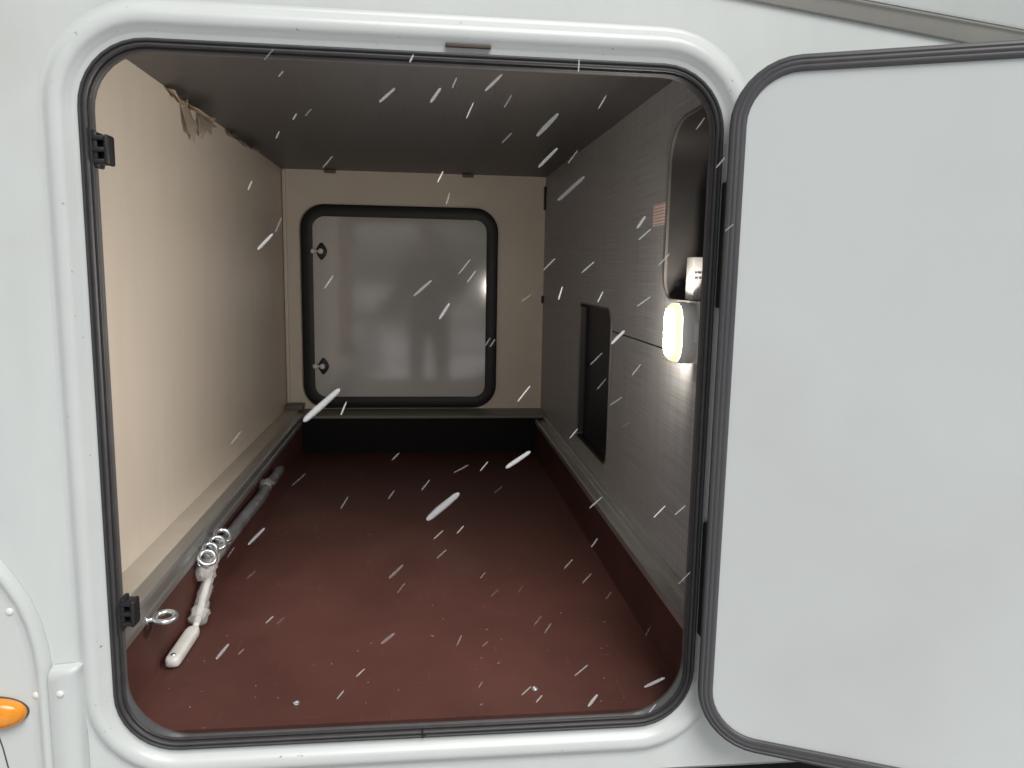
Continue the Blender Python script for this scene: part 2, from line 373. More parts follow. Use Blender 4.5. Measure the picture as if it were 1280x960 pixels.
# ------------------------------------------------------------------ the garage inside
b = BM(); b.quad((XL, .0125, ZL - .03), (XL, YB + .01, ZL - .03), (XL, YB + .01, ZC), (XL, .0125, ZC))
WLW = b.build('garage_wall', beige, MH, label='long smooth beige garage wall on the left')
b = BM(); b.quad((XL, .0125, ZC), (XR, .0125, ZC), (XR, YB, ZC), (XL, YB, ZC))
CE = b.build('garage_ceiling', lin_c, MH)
b = BM(); b.quad((XL, YB, .0), (XR, YB, .0), (XR, YB, ZC), (XL, YB, ZC))
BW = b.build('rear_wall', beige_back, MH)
b = BM(); b.box(XL + .002, XL + .016, YB - .016, YB - .001, ZL, ZC - .001, .004)
b.build('corner_bead', beige_back, BW)
b = BM(); b.box(-.560, -.487, 2.02, 2.098, .186, .2085, .004)
b.build('corner_bracket', mat('bracket_grey', (.15, .135, .12), .5), BW)
for x in (-.368, .193):
    b = BM(); b.box(x - .022, x + .022, YB - .022, YB - .001, ZC - .013, ZC - .0005, .002); b.build('ceiling_clip', mat('clip_brown', (.16, .13, .10), .5), BW)

# right wall with its two recesses and the panel joint
def yz(pts, x): return [(x, a, c) for a, c in pts]
big = rrect(.10, .402, .724, 1.078, .05, radii=[.05, .085, .05, .04])
small = rrect(.863, 1.288, .236, .674, .03, radii=[.012, .012, .035, .035])
small = rrect(.863, 1.288, .236, .674, .03, radii=[.010, .014, .045, .050])
slot = [(.020, .6140), (.852, .6160), (.852, .6195), (.020, .6175)]
b = BM(); b.holed(yz([(.0125, .10), (YB, .10), (YB, ZC), (.0125, ZC)], XR), [yz(big, XR), yz(small, XR), yz(slot, XR)])
RW = b.build('garage_wall', lin_w, MH, label='grey linen patterned garage wall on the right with two recesses')
b = BM(); v = b.strip([yz(slot, XR), yz(slot, XR + .006)]); b.cap(v[-1]); b.build('panel_joint', dark_m, RW)
def rim(pts, w, t):
    """a thin raised lip that follows the recess edge"""
    cx = sum(p[0] for p in pts) / len(pts); cz = sum(p[1] for p in pts) / len(pts)
    o = offs(pts + [pts[0]], -w)[:-1]
    return [yz(pts, XR + .002), yz(pts, XR - t), yz(offs(pts, -w * .5), XR - t * 1.1), yz(offs(pts, -w), XR - t * .4), yz(offs(pts, -w), XR + .001)]
b = BM(); v = b.strip([yz(big, XR + .0015), yz(big, XR + .13)]); b.cap(v[-1]); NB = b.build('niche', niche_m, RW)
b = BM(); b.strip(rim(big, .0065, .004)); b.build('niche_rim', mat('rim_grey', (.155, .145, .135), .4), RW, sm=60)
b = BM(); v = b.strip([yz(small, XR + .0015), yz(small, XR + .022)]); b.cap(v[-1]); b.build('recess', dark_m, RW)
b = BM(); b.strip(rim(small, .0045, .003)); b.build('recess_rim', mat('rim_taupe', (.13, .125, .118), .4), RW, sm=60)
b = BM(); b.dome((.5545, .4012, .7495), (0, -1, 0), .0150, .008, 20, 5); b.build('round_cap', mat('cap_grey', (.035, .034, .034), .5), NB)
b = BM(); b.box(XR - .0008, XR - .0001, .428, .512, .8790, .9255); b.build('warning_sticker', sticker_m, RW, label='small white and red sticker with rows of fine print')
for y, z0, z1 in ((2.092, 1.03, 1.128), (2.094, .64, .672)):
    b = BM(); b.box(XR - .008, XR - .0005, y - .018, y + .004, z0, z1, .003); b.build('hatch_hinge', black, RW)

# aluminium rail at the foot of the right wall
def prism(sec, y0, y1): return [[(x, y0, z) for x, z in sec], [(x, y1, z) for x, z in sec]]
sec = [(XR - .0005, .100), (XR - .0005, .172), (XR - .006, .1735), (XR - .012, .1690), (XR - .0145, .1620), (XR - .018, .1585), (XR - .034, .1575), (XR - .037, .1615), (XR - .0415, .1625), (XR - .0465, .1600), (XR - .0475, .1450), (XR - .044, .1440), (XR - .044, .100)]
b = BM(); v = b.strip(prism(sec, .021, YE + .005)); b.cap(v[0]); b.cap(v[1]); RA = b.build('lashing_rail', alu_lit, MH, label='aluminium rail along the foot of the grey wall', sm=20)
# left ledge with its rail
b = BM(); sec = [(XL + .0005, .10), (XL + .0005, ZL), (-.508, ZL + .0002), (-.508, .10)]
v = b.strip(prism(sec, .0205, YB - .001)); b.cap(v[0]); b.cap(v[1]); b.build('wall_ledge', ledge_m, MH, sm=20)
sec = [(-.5078, .10), (-.5078, ZL + .0012), (-.490, ZL + .0016), (-.4795, ZL + .0010), (-.4755, ZL - .003), (-.4750, .176), (-.4790, .172), (-.4790, .160), (-.4750, .157), (-.4750, .1445), (-.4790, .1435), (-.4790, .10)]
b = BM(); v = b.strip(prism(sec, .021, YE + .003)); b.cap(v[0]); b.cap(v[1]); b.build('lashing_rail', alu, MH, label='grey rail along the edge of the ledge below the beige wall', sm=20)
# rear ledge
b = BM(); sec = [(YB - .0005, .165), (YB - .0005, .181), (YE - .002, .181), (YE - .005, .179), (YE - .005, .171), (YE + .01, .170), (YE + .01, .165)]
v = b.strip([[(-.5075, y, z) for y, z in sec], [(XR - .0005, y, z) for y, z in sec]]); b.cap(v[0]); b.cap(v[1])
b.build('rear_ledge', mat('ledge_grey', (.20, .19, .175), .45, var=.06, scale=20), MH, sm=20)
# the sunk brown floor tray
b = BM()
r = .012; xa, xb, ya, yb = -.4785, XR - .0445, .012, YE - .003
def tray(x0, x1, y1, z): return [(x0, ya, z), (x1, ya, z), (x1, y1, z), (x0, y1, z)]
cor = [[(xa, y, .15), (xa, y, ZF + r), (xa + r * .3, y, ZF + r * .3), (xa + r, y, ZF), (xb - r, y, ZF), (xb - r * .3, y, ZF + r * .3), (xb, y, ZF + r), (xb, y, .15)] for y in [ya + (yb - ya) * i / 12 for i in range(13)]]
b.strip(cor, closed=False)
b.quad((xa, ya + .001, -.01), (xb, ya + .001, -.01), (xb, ya + .001, ZF + .0004), (xa, ya + .001, ZF + .0004))
FL = b.build('floor_tray', brown, MH, sm=30)
for x, y in ((-.207, .077), (.213, .089)):
    b = BM(); b.torus((x, y, ZF + .0015), (0, 0, 1), .0042, .0022, 18, 8); v = b.strip([[(x + q * math.cos(a), y + q * math.sin(a), z) for a in [2 * math.pi * i / 18 for i in range(18)]] for q, z in ((.0042, ZF + .0032), (.0022, ZF + .0012))]); b.cap(v[-1]); b.build('floor_screw', zinc, FL)
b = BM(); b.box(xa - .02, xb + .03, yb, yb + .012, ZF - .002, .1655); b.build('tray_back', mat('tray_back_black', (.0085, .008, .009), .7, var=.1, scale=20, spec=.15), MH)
# crumbs on the floor and snow grains
b = BM()
for i in range(28):
    x = random.uniform(-.44, .46); y = abs(random.gauss(.05, .22)) + .035; s = random.uniform(.0006, .0017)
    if y > 1.0: continue
    M = Matrix.Translation((x, y, ZF + s * .5)) @ Matrix.Rotation(random.uniform(0, 6), 4, 'Z') @ Matrix.Diagonal((s * random.uniform(1, 1.8), s, s * .7, 1))
    bmesh.ops.create_icosphere(b.b, subdivisions=1, radius=1, matrix=M)
b.build('crumbs', mat('crumb', (.22, .17, .15), .7, var=.4, scale=300), FL, kind='stuff')

# hatch in the rear wall: rubber frame, glossy panel, two toggles
hl, hr, hb, ht = -.491, .322, .186, 1.031
def hloop(off, y): return [(a, y, c) for a, c in rrect(hl + off, hr - off, hb + off, ht - off, max(.004, .098 - off))]
b = BM()
v = b.strip([hloop(o, y) for o, y in ((0, YB - .001), (.0, YB - .014), (.002, YB - .0185), (.006, YB - .0205), (.0450, YB - .0205), (.0478, YB - .0190), (.0485, YB - .013), (.0485, YB - .002))])
HF = b.build('rear_hatch', black, MH, sm=50, label='smaller closed hatch with black rounded frame in the rear wall')
b = BM(); v = b.strip([hloop(.046, YB - .0125), hloop(.2, YB - .0125)]); b.cap(v[-1]); b.build('hatch_panel', hatch_panel, HF)
pin_m = mat('pale_pin', (.92, .92, .90), .3, metal=.0)
for z in (.841, .365):
    b = BM(); y = YB - .0125
    sec = [(-.430, z), (-.423, z + .017), (-.412, z + .034), (-.403, z + .034), (-.389, z + .016), (-.384, z), (-.389, z - .016), (-.403, z - .034), (-.412, z - .034), (-.423, z - .017)]
    v = b.strip([[(x, y, q) for x, q in sec], [(x, y - .006, q) for x, q in sec], [(-.409 + (x + .409) * .8, y - .009, z + (q - z) * .8) for x, q in sec]]); b.cap(v[-1])
    T = b.build('toggle', black, HF)
    b = BM(); b.tube([(-.440, y - .017, z), (-.402, y - .015, z)], .0040, 10); b.dome((-.440, y - .014, z), (0, -1, 0), .0115, .011, 14, 5); b.tube([(-.440, y, z), (-.440, y - .015, z)], .007, 12); b.tube([(-.410, y - .005, z), (-.410, y - .019, z)], .0085, 14); b.dome((-.410, y - .018, z), (0, -1, 0), .0115, .008, 14, 5)
    b.build('toggle_pin', pin_m, T)

# loose brown tape and peeling film along the joint of ceiling and beige wall
def scrap(pts, m, thick=.0015, wav=.006):
    b = BM(); n = 7; rows = []
    for i in range(n):
        t = i / (n - 1); row = []
        for (y0, z0, y1, z1, out) in pts:
            row.append((XL + .002 + out * t * t + wav * (math.sin(9 * y0 * 7 + 4 * t) + 1) * t, y0 + (y1 - y0) * t + .006 * math.sin(50 * y0 + 3 * t), z0 + (z1 - z0) * t))
        rows.append(row)
    v = b.strip(rows, closed=False)
    o = b.build('peeling_tape', m, WLW); s = o.modifiers.new('thickness', 'SOLIDIFY'); s.thickness = thick; s.offset = 1
    return o
zc = ZC - .001
scrap([(.66, zc, .668, zc - .008, .010), (.69, zc, .70, zc - .024, .02), (.72, zc, .725, zc - .018, .02), (.745, zc, .75, zc - .028, .012), (.765, zc, .765, zc - .006, .01)], tape_m, .0008)
scrap([(.765, zc, .775, zc - .060, .005), (.79, zc, .80, zc - .082, .007), (.815, zc, .812, zc - .074, .006), (.835, zc, .832, zc - .095, .008), (.855, zc, .85, zc - .050, .008)], film_m, .0006, .004)
scrap([(.80, zc, .80, zc - .022, .035), (.84, zc, .842, zc - .034, .045), (.88, zc, .885, zc - .026, .045), (.92, zc, .918, zc - .036, .035)], tape_m, .0008)
scrap([(.90, zc, .895, zc - .060, .008), (.92, zc, .918, zc - .072, .009), (.945, zc, .94, zc - .045, .008), (.975, zc, .98, zc - .052, .008), (1.01, zc, 1.02, zc - .026, .008), (1.05, zc, 1.06, zc - .020, .006)], film_m, .0006, .004)
scrap([(1.20, zc, 1.205, zc - .016, .008), (1.24, zc, 1.24, zc - .026, .02), (1.28, zc, 1.285, zc - .018, .016)], tape_m, .0008)
scrap([(1.30, zc, 1.31, zc - .016, .016), (1.38, zc, 1.39, zc - .028, .024), (1.46, zc, 1.46, zc - .020, .03), (1.54, zc, 1.55, zc - .014, .016)], film_m, .0006)

# ------------------------------------------------------------------ lamp on the grey wall
LA = thing('wall_lamp', 'lit LED lamp with warm glowing lens on the grey garage wall', 'lamp', (XR, .16, .612))
def lrect(x, s): return [(x, a, c) for a, c in rrect(.118 + s, .205 - s, .6135 + s, .7255 - s, max(.004, .034 - s))]
b = BM(); v = b.strip([lrect(XR - .0008, 0), lrect(XR - .022, 0), lrect(XR - .024, .0016), lrect(XR - .027, .0016), lrect(XR - .029, 0), lrect(XR - .046, .0006), lrect(XR - .0530, .0022), lrect(XR - .0555, .0050)]); b.cap(v[-1]); HS = b.build('housing', lamp_body, LA, sm=50)
b = BM(); v = b.strip([lrect(XR - .0550, .0036), lrect(XR - .0590, .0042), lrect(XR - .0630, .0070), lrect(XR - .0655, .0122)]); b.build('lens', lamp_lens, LA, sm=60)
b = BM(); b.cap([b.b.verts.new(p) for p in lrect(XR - .0654, .0124)]); b.build('diffuser', lamp_led, LA, sm=60)
b = BM(); b.quad((XR - .0455, .2052, .649), (XR - .0455, .2052, .690), (XR - .031, .2052, .690), (XR - .031, .2052, .649)); b.build('added_rear_glow', rear_fill, LA, recalc=False)  # added glowing quad, unseen from the camera, brightens the rear of the garage
b = BM(); b.box(.490, .497, .1165, .1185, .655, .690, .0006); b.build('switch', white_plain, HS)

# ------------------------------------------------------------------ small carton in the niche
b = BM(); b.box(.5305, .590, .262, .300, .7248, .808, .0012)
CA = b.build('carton', paper, None, 'small white printed carton standing in the large wall niche', 'carton')
b = BM()
for (z, x0, x1) in ((.778, .5345, .5385), (.778, .540, .547), (.778, .5495, .560), (.768, .5345, .541), (.768, .5435, .5475), (.768, .549, .556)):
    b.box(x0, x1, .2612, .26205, z - .0018, z + .0018)
b.build('print', ink, CA)

# ------------------------------------------------------------------ crank pole in its plastic bag, eyelets
PO = thing('crank_pole', 'white folding crank handle with grey sleeved pole along the left floor edge', 'crank', (-.452, .5, ZF))
A = Vector((-.4565, .216, .0365)); J = Vector((-.4535, .355, .0375)); K = Vector((-.4560, .505, .118))
b = BM()
d = (J - A).normalized(); w = d.cross(Vector((0, 0, 1))).normalized(); q = w.cross(d)
rows = []
for t, s in ((-.006, .35), (-.003, .75), (.003, .96), (.012, 1), (.115, 1), (.126, .93), (.134, .72), (.140, .45)):
    rows.append([A + d * t + w * (.0138 * s * math.copysign(abs(math.cos(a)) ** .6, math.cos(a))) + q * (.0115 * s * math.copysign(abs(math.sin(a)) ** .6, math.sin(a))) for a in [2 * math.pi * i / 20 for i in range(20)]])
v = b.strip(rows); b.cap(v[0][::-1]); b.cap(v[-1]); HD = b.build('handle', pole_white, PO, sm=50)
b = BM(); b.dome(A + d * .010 + q * .0110, q, .0052, .0028, 14, 4); b.build('rivet', zinc, HD)
b = BM(); b.tube([J - d * .006, J + Vector((0, .012, .006)), J.lerp(K, .25), J.lerp(K, .6), K, K + Vector((.001, .05, .014))], [.0060, .0068, .0072, .0074, .0074, .0072], 14); b.build('shaft', pole_white, PO, sm=60)
rnd = random.Random(3)
def crumple(path, r0, n, seg, amp, tip=.3):
    pts = []
    for i in range(n):
        t = i / (n - 1) * (len(path) - 1); k = min(int(t), len(path) - 2); pts.append(Vector(path[k]).lerp(Vector(path[k + 1]), t - k))
    rows = []; ref = Vector((0, 0, 1))
    for i, p in enumerate(pts):
        dd = (pts[min(i + 1, n - 1)] - pts[max(i - 1, 0)]).normalized(); u = (ref - dd * ref.dot(dd)).normalized(); ww = dd.cross(u)
        e = 1 if 0 < i < n - 1 else tip
        rows.append([p + (u * math.cos(2 * math.pi * j / seg) + ww * math.sin(2 * math.pi * j / seg)) * r0 * e * (1 + amp * rnd.uniform(-1, 1)) for j in range(seg)])
    return rows
b = BM(); b.strip(crumple([J + Vector((.001, .02, .012)), J.lerp(K, .5), K], .0135, 22, 11, .22)); b.build('plastic_bag', bag_m, PO, sm=20)
b = BM(); b.strip(crumple([J + Vector((.0, .006, .006)), J + Vector((.003, .042, .022))], .0180, 6, 11, .26)); b.build('plastic_bag', bag_m, PO, sm=20)
P0, P1 = Vector((-.4545, .535, .128)), Vector((-.4520, 1.300, .121))
b = BM(); v = b.strip(crumple([P0, P0.lerp(P1, .3), P0.lerp(P1, .6) + Vector((.002, 0, -.003)), P0.lerp(P1, .75) + Vector((-.002, 0, .001)), P1], .0158, 46, 12, .10)); b.cap(v[0][::-1]); b.cap(v[-1]); b.build('sleeve', pole_dark, PO, sm=40)
b = BM(); b.tube([P1 - Vector((0, .01, 0)), P1 + Vector((0, .012, 0)), P1 + Vector((0, .016, .0))], [.0130, .0130, .009], 14); b.build('end_cap', rubber_grey, PO)
b = BM(); b.strip(crumple([P0.lerp(P1, .70), P0.lerp(P1, .74) + Vector((-.004, 0, .006)), P0.lerp(P1, .80)], .0175, 7, 12, .15)); b.build('plastic_bag', bag_m, PO, sm=20)

def eyelet(c, axis, label, R0=.0155, r=.0046, group=None, foot=None):
    t = thing('lashing_eyelet', label, 'ring', c, group)
    b = BM(); b.torus(c, axis, R0, r, 32, 10); rg = b.build('ring', zinc, t, sm=70)
    if foot is not None:
        b = BM(); b.tube([Vector(c) + (Vector(foot) - Vector(c)) * .62, foot], [.0050, .0042], 12); f = Vector(foot)
        b.torus(f.lerp(Vector(c), .12), Vector(foot) - Vector(c), .0058, .0028, 18, 8); b.build('stem', zinc, t, sm=60)
    return t
ax = Vector((.32, -.62, .72))
gname = 'zinc eyelets bundled on the crank pole'
eyelet((-.4505, .450, .1520), ax, 'front zinc ring of the eyelet bundle, nearest the white crank handle', .0165, .0050, gname, (-.470, .458, .134))
eyelet((-.4530, .484, .1575), ax + Vector((.15, .1, 0)), 'second zinc ring of the eyelet bundle, just behind the front ring', .0150, .0046, gname, (-.468, .500, .140))
eyelet((-.4485, .524, .1580), ax + Vector((-.1, .05, .1)), 'third zinc ring of the eyelet bundle, just in front of the last ring', .0165, .0048, gname, (-.466, .545, .140))
eyelet((-.4480, .570, .1590), ax + Vector((.05, .2, .1)), 'last zinc ring of the eyelet bundle, against the grey sleeve', .0175, .0052, gname, (-.466, .605, .138))
eyelet((-.4490, .168, .1490), (.03, -.10, 1), 'single zinc eyelet fixed to the grey rail near the hatch edge', .0175, .0058, None, (-.4795, .150, .1510))
b = BM(); b.strip(crumple([(-.4600, .425, .118), (-.4570, .50, .128), (-.4550, .615, .134)], .0165, 12, 12, .22)); b.cap([f for f in b.b.verts[:] if 0] or b.b.faces[0].verts[:0]) if False else None; o = b.build('plastic_bag', bag_m, PO, sm=20)

# ------------------------------------------------------------------ falling snow: one slanting sliver of wet snow each (centre, vector along it, half width, density)
FLAKES = [
    (-0.0051, -0.0706, 1.0634, 0.0055, -0.0014, 0.0104, 0.00144, 2),
    (0.0239, -0.3789, 0.9501, 0.0103, -0.0099, 0.0124, 0.00203, 2),
    (0.0523, -0.1237, 1.0216, 0.0069, 0.0156, 0.0171, 0.00139, 1),
    (0.0754, -0.0888, 0.9941, 0.0113, 0.0268, 0.0270, 0.00144, 2),
    (-0.0212, -0.4554, 0.9320, 0.0144, 0.0036, 0.0140, 0.00183, 1),
    (0.0806, -0.4054, 0.9588, 0.0186, 0.0156, 0.0202, 0.00198, 1),
    (0.1258, -0.1101, 1.0038, 0.0083, -0.0226, 0.0135, 0.00142, 1),
    (0.2013, -0.2200, 1.0264, 0.0000, -0.0026, 0.0144, 0.00128, 2),
    (0.2250, -0.2531, 0.9776, 0.0108, 0.0069, 0.0175, 0.00125, 1),
    (0.0899, -0.6992, 0.8667, 0.0101, -0.0220, 0.0101, 0.00177, 2),
    (0.1281, -0.4600, 0.8809, 0.0145, -0.0214, 0.0150, 0.00188, 2),
    (0.2116, -0.1426, 0.9287, 0.0095, -0.0168, 0.0147, 0.00140, 1),
    (0.1071, -0.6967, 0.8286, 0.0213, 0.0210, 0.0183, 0.00181, 0),
    (0.1203, -0.1570, 0.9477, 0.0152, 0.0169, 0.0165, 0.00137, 0),
    (0.0340, -0.1345, 0.8980, 0.0075, 0.0059, 0.0155, 0.00139, 2),
    (0.0432, -0.1709, 0.8667, 0.0035, -0.0199, 0.0126, 0.00135, 2),
    (-0.1121, -0.1474, 0.9107, 0.0110, 0.0205, 0.0182, 0.00135, 0),
    (-0.1038, -0.2254, 0.7575, 0.0120, -0.0011, 0.0168, 0.00128, 1),
    (0.0113, -0.4551, 0.7573, 0.0174, -0.0064, 0.0156, 0.00191, 1),
    (0.0315, -0.4740, 0.7365, 0.0095, -0.0061, 0.0154, 0.00187, 2),
    (0.0636, -0.2058, 0.7791, 0.0149, -0.0049, 0.0194, 0.00133, 1),
    (0.0761, -0.1537, 0.7668, 0.0127, 0.0166, 0.0161, 0.00140, 1),
    (0.0929, -0.2263, 0.6851, 0.0070, 0.0007, 0.0112, 0.00132, 0),
    (0.1030, -0.1817, 0.6795, 0.0084, 0.0125, 0.0096, 0.00138, 0),
    (0.1747, -0.1943, 0.7843, 0.0146, -0.0055, 0.0157, 0.00136, 1),
    (0.1981, -0.1516, 0.7460, 0.0066, 0.0086, 0.0183, 0.00143, 2),
    (0.2277, -0.1884, 0.7817, 0.0199, 0.0150, 0.0150, 0.00137, 1),
    (0.2393, -0.2162, 0.7440, 0.0106, 0.0163, 0.0140, 0.00135, 2),
    (0.2069, -0.4413, 0.7108, 0.0144, 0.0037, 0.0135, 0.00202, 2),
    (0.2273, -0.4365, 0.8252, 0.0098, 0.0049, 0.0130, 0.00199, 1),
    (0.3132, -0.1515, 0.8279, 0.0187, 0.0048, 0.0157, 0.00143, 1),
    (0.3134, -0.2425, 0.7926, 0.0130, -0.0028, 0.0152, 0.00131, 1),
    (0.3092, -0.1733, 0.7369, 0.0135, -0.0171, 0.0139, 0.00142, 2),
    (0.3727, -0.1834, 0.9709, 0.0185, 0.0210, 0.0196, 0.00137, 1),
    (0.1461, -0.1911, 0.7402, 0.0141, 0.0122, 0.0092, 0.00137, 0),
    (-0.1945, -0.0849, 1.0558, 0.0165, -0.0197, 0.0099, 0.00139, 1),
    (-0.1725, -0.1250, 1.0223, 0.0071, -0.0050, 0.0061, 0.00135, 1),
    (-0.1434, -0.2056, 0.9550, 0.0051, -0.0015, 0.0074, 0.00126, 1),
    (-0.1284, -0.1966, 0.9624, 0.0096, -0.0055, 0.0078, 0.00127, 0),
    (-0.1723, -0.1597, 0.9404, 0.0065, -0.0128, 0.0069, 0.00132, 2),
    (-0.1966, -0.2142, 0.8718, 0.0006, 0.0208, 0.0126, 0.00126, 2),
    (-0.1415, -0.4138, 0.7989, 0.0149, -0.0001, 0.0157, 0.00195, 2),
    (-0.1769, -0.1445, 0.8291, 0.0114, -0.0155, 0.0179, 0.00136, 1),
    (0.2338, -0.2288, 0.6646, 0.0121, -0.0140, 0.0173, 0.00134, 1),
    (0.2413, -0.2311, 0.6320, 0.0077, -0.0191, 0.0175, 0.00135, 1),
    (0.2657, -0.2142, 0.6066, 0.0210, 0.0161, 0.0091, 0.00138, 0),
    (0.2678, -0.2629, 0.5850, 0.0055, -0.0169, 0.0106, 0.00132, 0),
    (0.2798, -0.2562, 0.6543, 0.0151, 0.0153, 0.0124, 0.00132, 1),
    (0.2044, -0.2418, 0.5690, 0.0112, 0.0056, 0.0114, 0.00134, 1),
    (0.1435, -0.2060, 0.6155, 0.0171, 0.0042, 0.0207, 0.00137, 2),
    (0.0739, -0.7119, 0.6529, 0.0166, 0.0039, 0.0102, 0.00183, 2),
    (0.2313, -0.2654, 0.4840, 0.0120, -0.0181, 0.0202, 0.00133, 2),
    (0.2476, -0.1952, 0.4043, 0.0075, -0.0048, 0.0143, 0.00144, 1),
    (0.1872, -0.3194, 0.4240, 0.0085, -0.0100, 0.0159, 0.00126, 1),
    (0.2279, -0.2426, 0.3727, 0.0083, -0.0141, 0.0190, 0.00138, 1),
    (0.3091, -0.2861, 0.4772, 0.0215, 0.0204, 0.0088, 0.00132, 2),
    (0.3476, -0.2525, 0.4674, 0.0206, 0.0171, 0.0073, 0.00137, 1),
    (0.3607, -0.2461, 0.3709, 0.0112, -0.0125, 0.0218, 0.00140, 1),
    (0.1572, -0.2806, 0.3336, 0.0070, -0.0193, 0.0219, 0.00133, 1),
    (0.1648, -0.3156, 0.3405, 0.0044, -0.0189, 0.0216, 0.00128, 2),
    (0.1036, -0.2614, 0.3645, 0.0080, -0.0118, 0.0135, 0.00134, 0),
    (0.1120, -0.2017, 0.4842, 0.0084, -0.0222, 0.0152, 0.00140, 0),
    (-0.0346, -0.8376, 0.7116, 0.0141, 0.0225, 0.0116, 0.00206, 2),
    (-0.0833, -0.2711, 0.6079, 0.0069, -0.0004, 0.0167, 0.00125, 2),
    (0.0214, -0.8509, 0.6655, 0.0150, -0.0072, 0.0151, 0.00206, 2),
    (0.0609, -0.2232, 0.5191, 0.0192, -0.0085, 0.0127, 0.00135, 0),
    (0.0893, -0.2395, 0.5263, 0.0110, 0.0113, 0.0096, 0.00133, 1),
    (0.0150, -0.1617, 0.4803, 0.0109, -0.0098, 0.0174, 0.00144, 1),
    (-0.0262, -0.2941, 0.5066, 0.0068, 0.0195, 0.0050, 0.00125, 0),
    (-0.0244, -0.1973, 0.5301, 0.0091, 0.0104, 0.0071, 0.00137, 0),
    (-0.0881, -0.2311, 0.4782, 0.0105, -0.0121, 0.0194, 0.00133, 1),
    (-0.1448, -0.2281, 0.5086, 0.0204, -0.0201, 0.0209, 0.00132, 0),
    (0.0321, -0.2062, 0.4244, 0.0127, -0.0021, 0.0127, 0.00139, 1),
    (0.0575, -0.2848, 0.4582, 0.0090, 0.0046, 0.0085, 0.00128, 1),
    (0.0364, -0.2044, 0.3967, 0.0123, -0.0224, 0.0205, 0.00140, 2),
    (-0.0118, -0.5387, 0.5085, 0.0121, 0.0172, 0.0054, 0.00178, 0),
    (-0.1510, -0.4489, 0.5121, 0.0198, -0.0153, 0.0222, 0.00197, 2),
    (-0.2205, -0.2706, 0.4302, 0.0126, -0.0148, 0.0185, 0.00126, 1),
    (-0.1853, -0.4569, 0.3970, 0.0149, -0.0080, 0.0196, 0.00198, 2),
    (-0.2164, -0.2538, 0.2929, 0.0064, 0.0028, 0.0058, 0.00131, 0),
    (-0.2049, -0.2372, 0.3875, 0.0157, -0.0158, 0.0177, 0.00132, 0),
    (-0.1804, -0.2536, 0.3343, 0.0083, 0.0085, 0.0053, 0.00131, 1),
    (-0.1834, -0.1686, 0.2925, 0.0136, -0.0194, 0.0181, 0.00143, 1),
    (-0.0183, -0.1759, 0.3381, 0.0103, -0.0133, 0.0194, 0.00144, 1),
    (0.0840, -0.3092, 0.4085, 0.0082, 0.0190, 0.0001, 0.00126, 0),
    (0.1380, -0.2517, 0.3642, 0.0051, -0.0156, 0.0164, 0.00136, 0),
    (0.0610, -0.2072, 0.2738, 0.0062, -0.0048, 0.0173, 0.00142, 1),
    (0.0972, -0.2021, 0.2646, 0.0090, 0.0158, -0.0013, 0.00144, 0),
    (-0.0196, -0.5314, 0.4419, 0.0126, 0.0077, 0.0065, 0.00182, 0),
    (-0.0657, -0.2862, 0.2755, 0.0102, 0.0088, 0.0054, 0.00130, 1),
    (-0.0882, -0.3067, 0.2590, 0.0081, 0.0063, 0.0075, 0.00127, 1),
    (0.2013, -0.3473, 0.3004, 0.0159, -0.0015, 0.0146, 0.00125, 1),
    (0.2448, -0.4937, 0.3656, 0.0217, 0.0014, 0.0086, 0.00202, 1),
    (0.1753, -0.5210, 0.3655, 0.0080, -0.0042, 0.0146, 0.00193, 2),
    (0.1533, -0.2209, 0.2034, 0.0116, -0.0101, 0.0183, 0.00143, 2),
    (0.1685, -0.2392, 0.2016, 0.0098, 0.0077, 0.0055, 0.00141, 1),
    (0.0902, -0.2162, 0.2125, 0.0065, 0.0147, 0.0007, 0.00143, 0),
    (0.2470, -0.2862, 0.3671, 0.0044, -0.0100, 0.0139, 0.00133, 0),
    (0.2941, -0.3085, 0.3280, 0.0006, -0.0159, 0.0206, 0.00131, 0),
    (0.3227, -0.2536, 0.1886, 0.0145, 0.0151, 0.0031, 0.00142, 1),
    (-0.2194, -0.2298, 0.5640, 0.0086, 0.0228, 0.0132, 0.00129, 0),
    (0.4135, -0.1554, 0.9259, 0.0148, 0.0084, 0.0153, 0.00142, 1),
    (0.3987, -0.2368, 0.8346, 0.0155, 0.0109, 0.0099, 0.00133, 1),
]

def snow_mat(i, dens):
    m = mat('wet_snow', (.86, .87, .88), .7, var=.03, scale=50)
    n = m.node_tree.nodes; l = m.node_tree.links; b = n['Principled BSDF']      # fluffy: thinner towards its outline
    lw = n.new('ShaderNodeLayerWeight'); lw.inputs['Blend'].default_value = .5
    mr = n.new('ShaderNodeMapRange'); mr.inputs['From Min'].default_value = .15; mr.inputs['From Max'].default_value = .95; mr.inputs['To Min'].default_value = dens; mr.inputs['To Max'].default_value = 0
    l.new(lw.outputs['Facing'], mr.inputs['Value']); l.new(mr.outputs[0], b.inputs['Alpha'])
    return m
def flake_mesh(m, seed):
    r = random.Random(seed); b = bmesh.new(); rows = []
    for z, s in ((-.5, .12), (-.47, .5), (-.40, .82), (-.15, 1.0), (.15, .95), (.40, .8), (.47, .5), (.5, .1)):
        rows.append([b.verts.new((math.cos(a) * s * r.uniform(.86, 1.1), math.sin(a) * s * r.uniform(.86, 1.1), z)) for a in [2 * math.pi * k / 8 for k in range(8)]])
    for p, q in zip(rows, rows[1:]):
        for k in range(8): b.faces.new((p[k], p[(k + 1) % 8], q[(k + 1) % 8], q[k]))
    b.faces.new(rows[0][::-1]); b.faces.new(rows[-1])
    me = bpy.data.meshes.new('snowflake'); b.to_mesh(me); b.free(); me.materials.append(m)
    for p in me.polygons: p.use_smooth = True
    return me
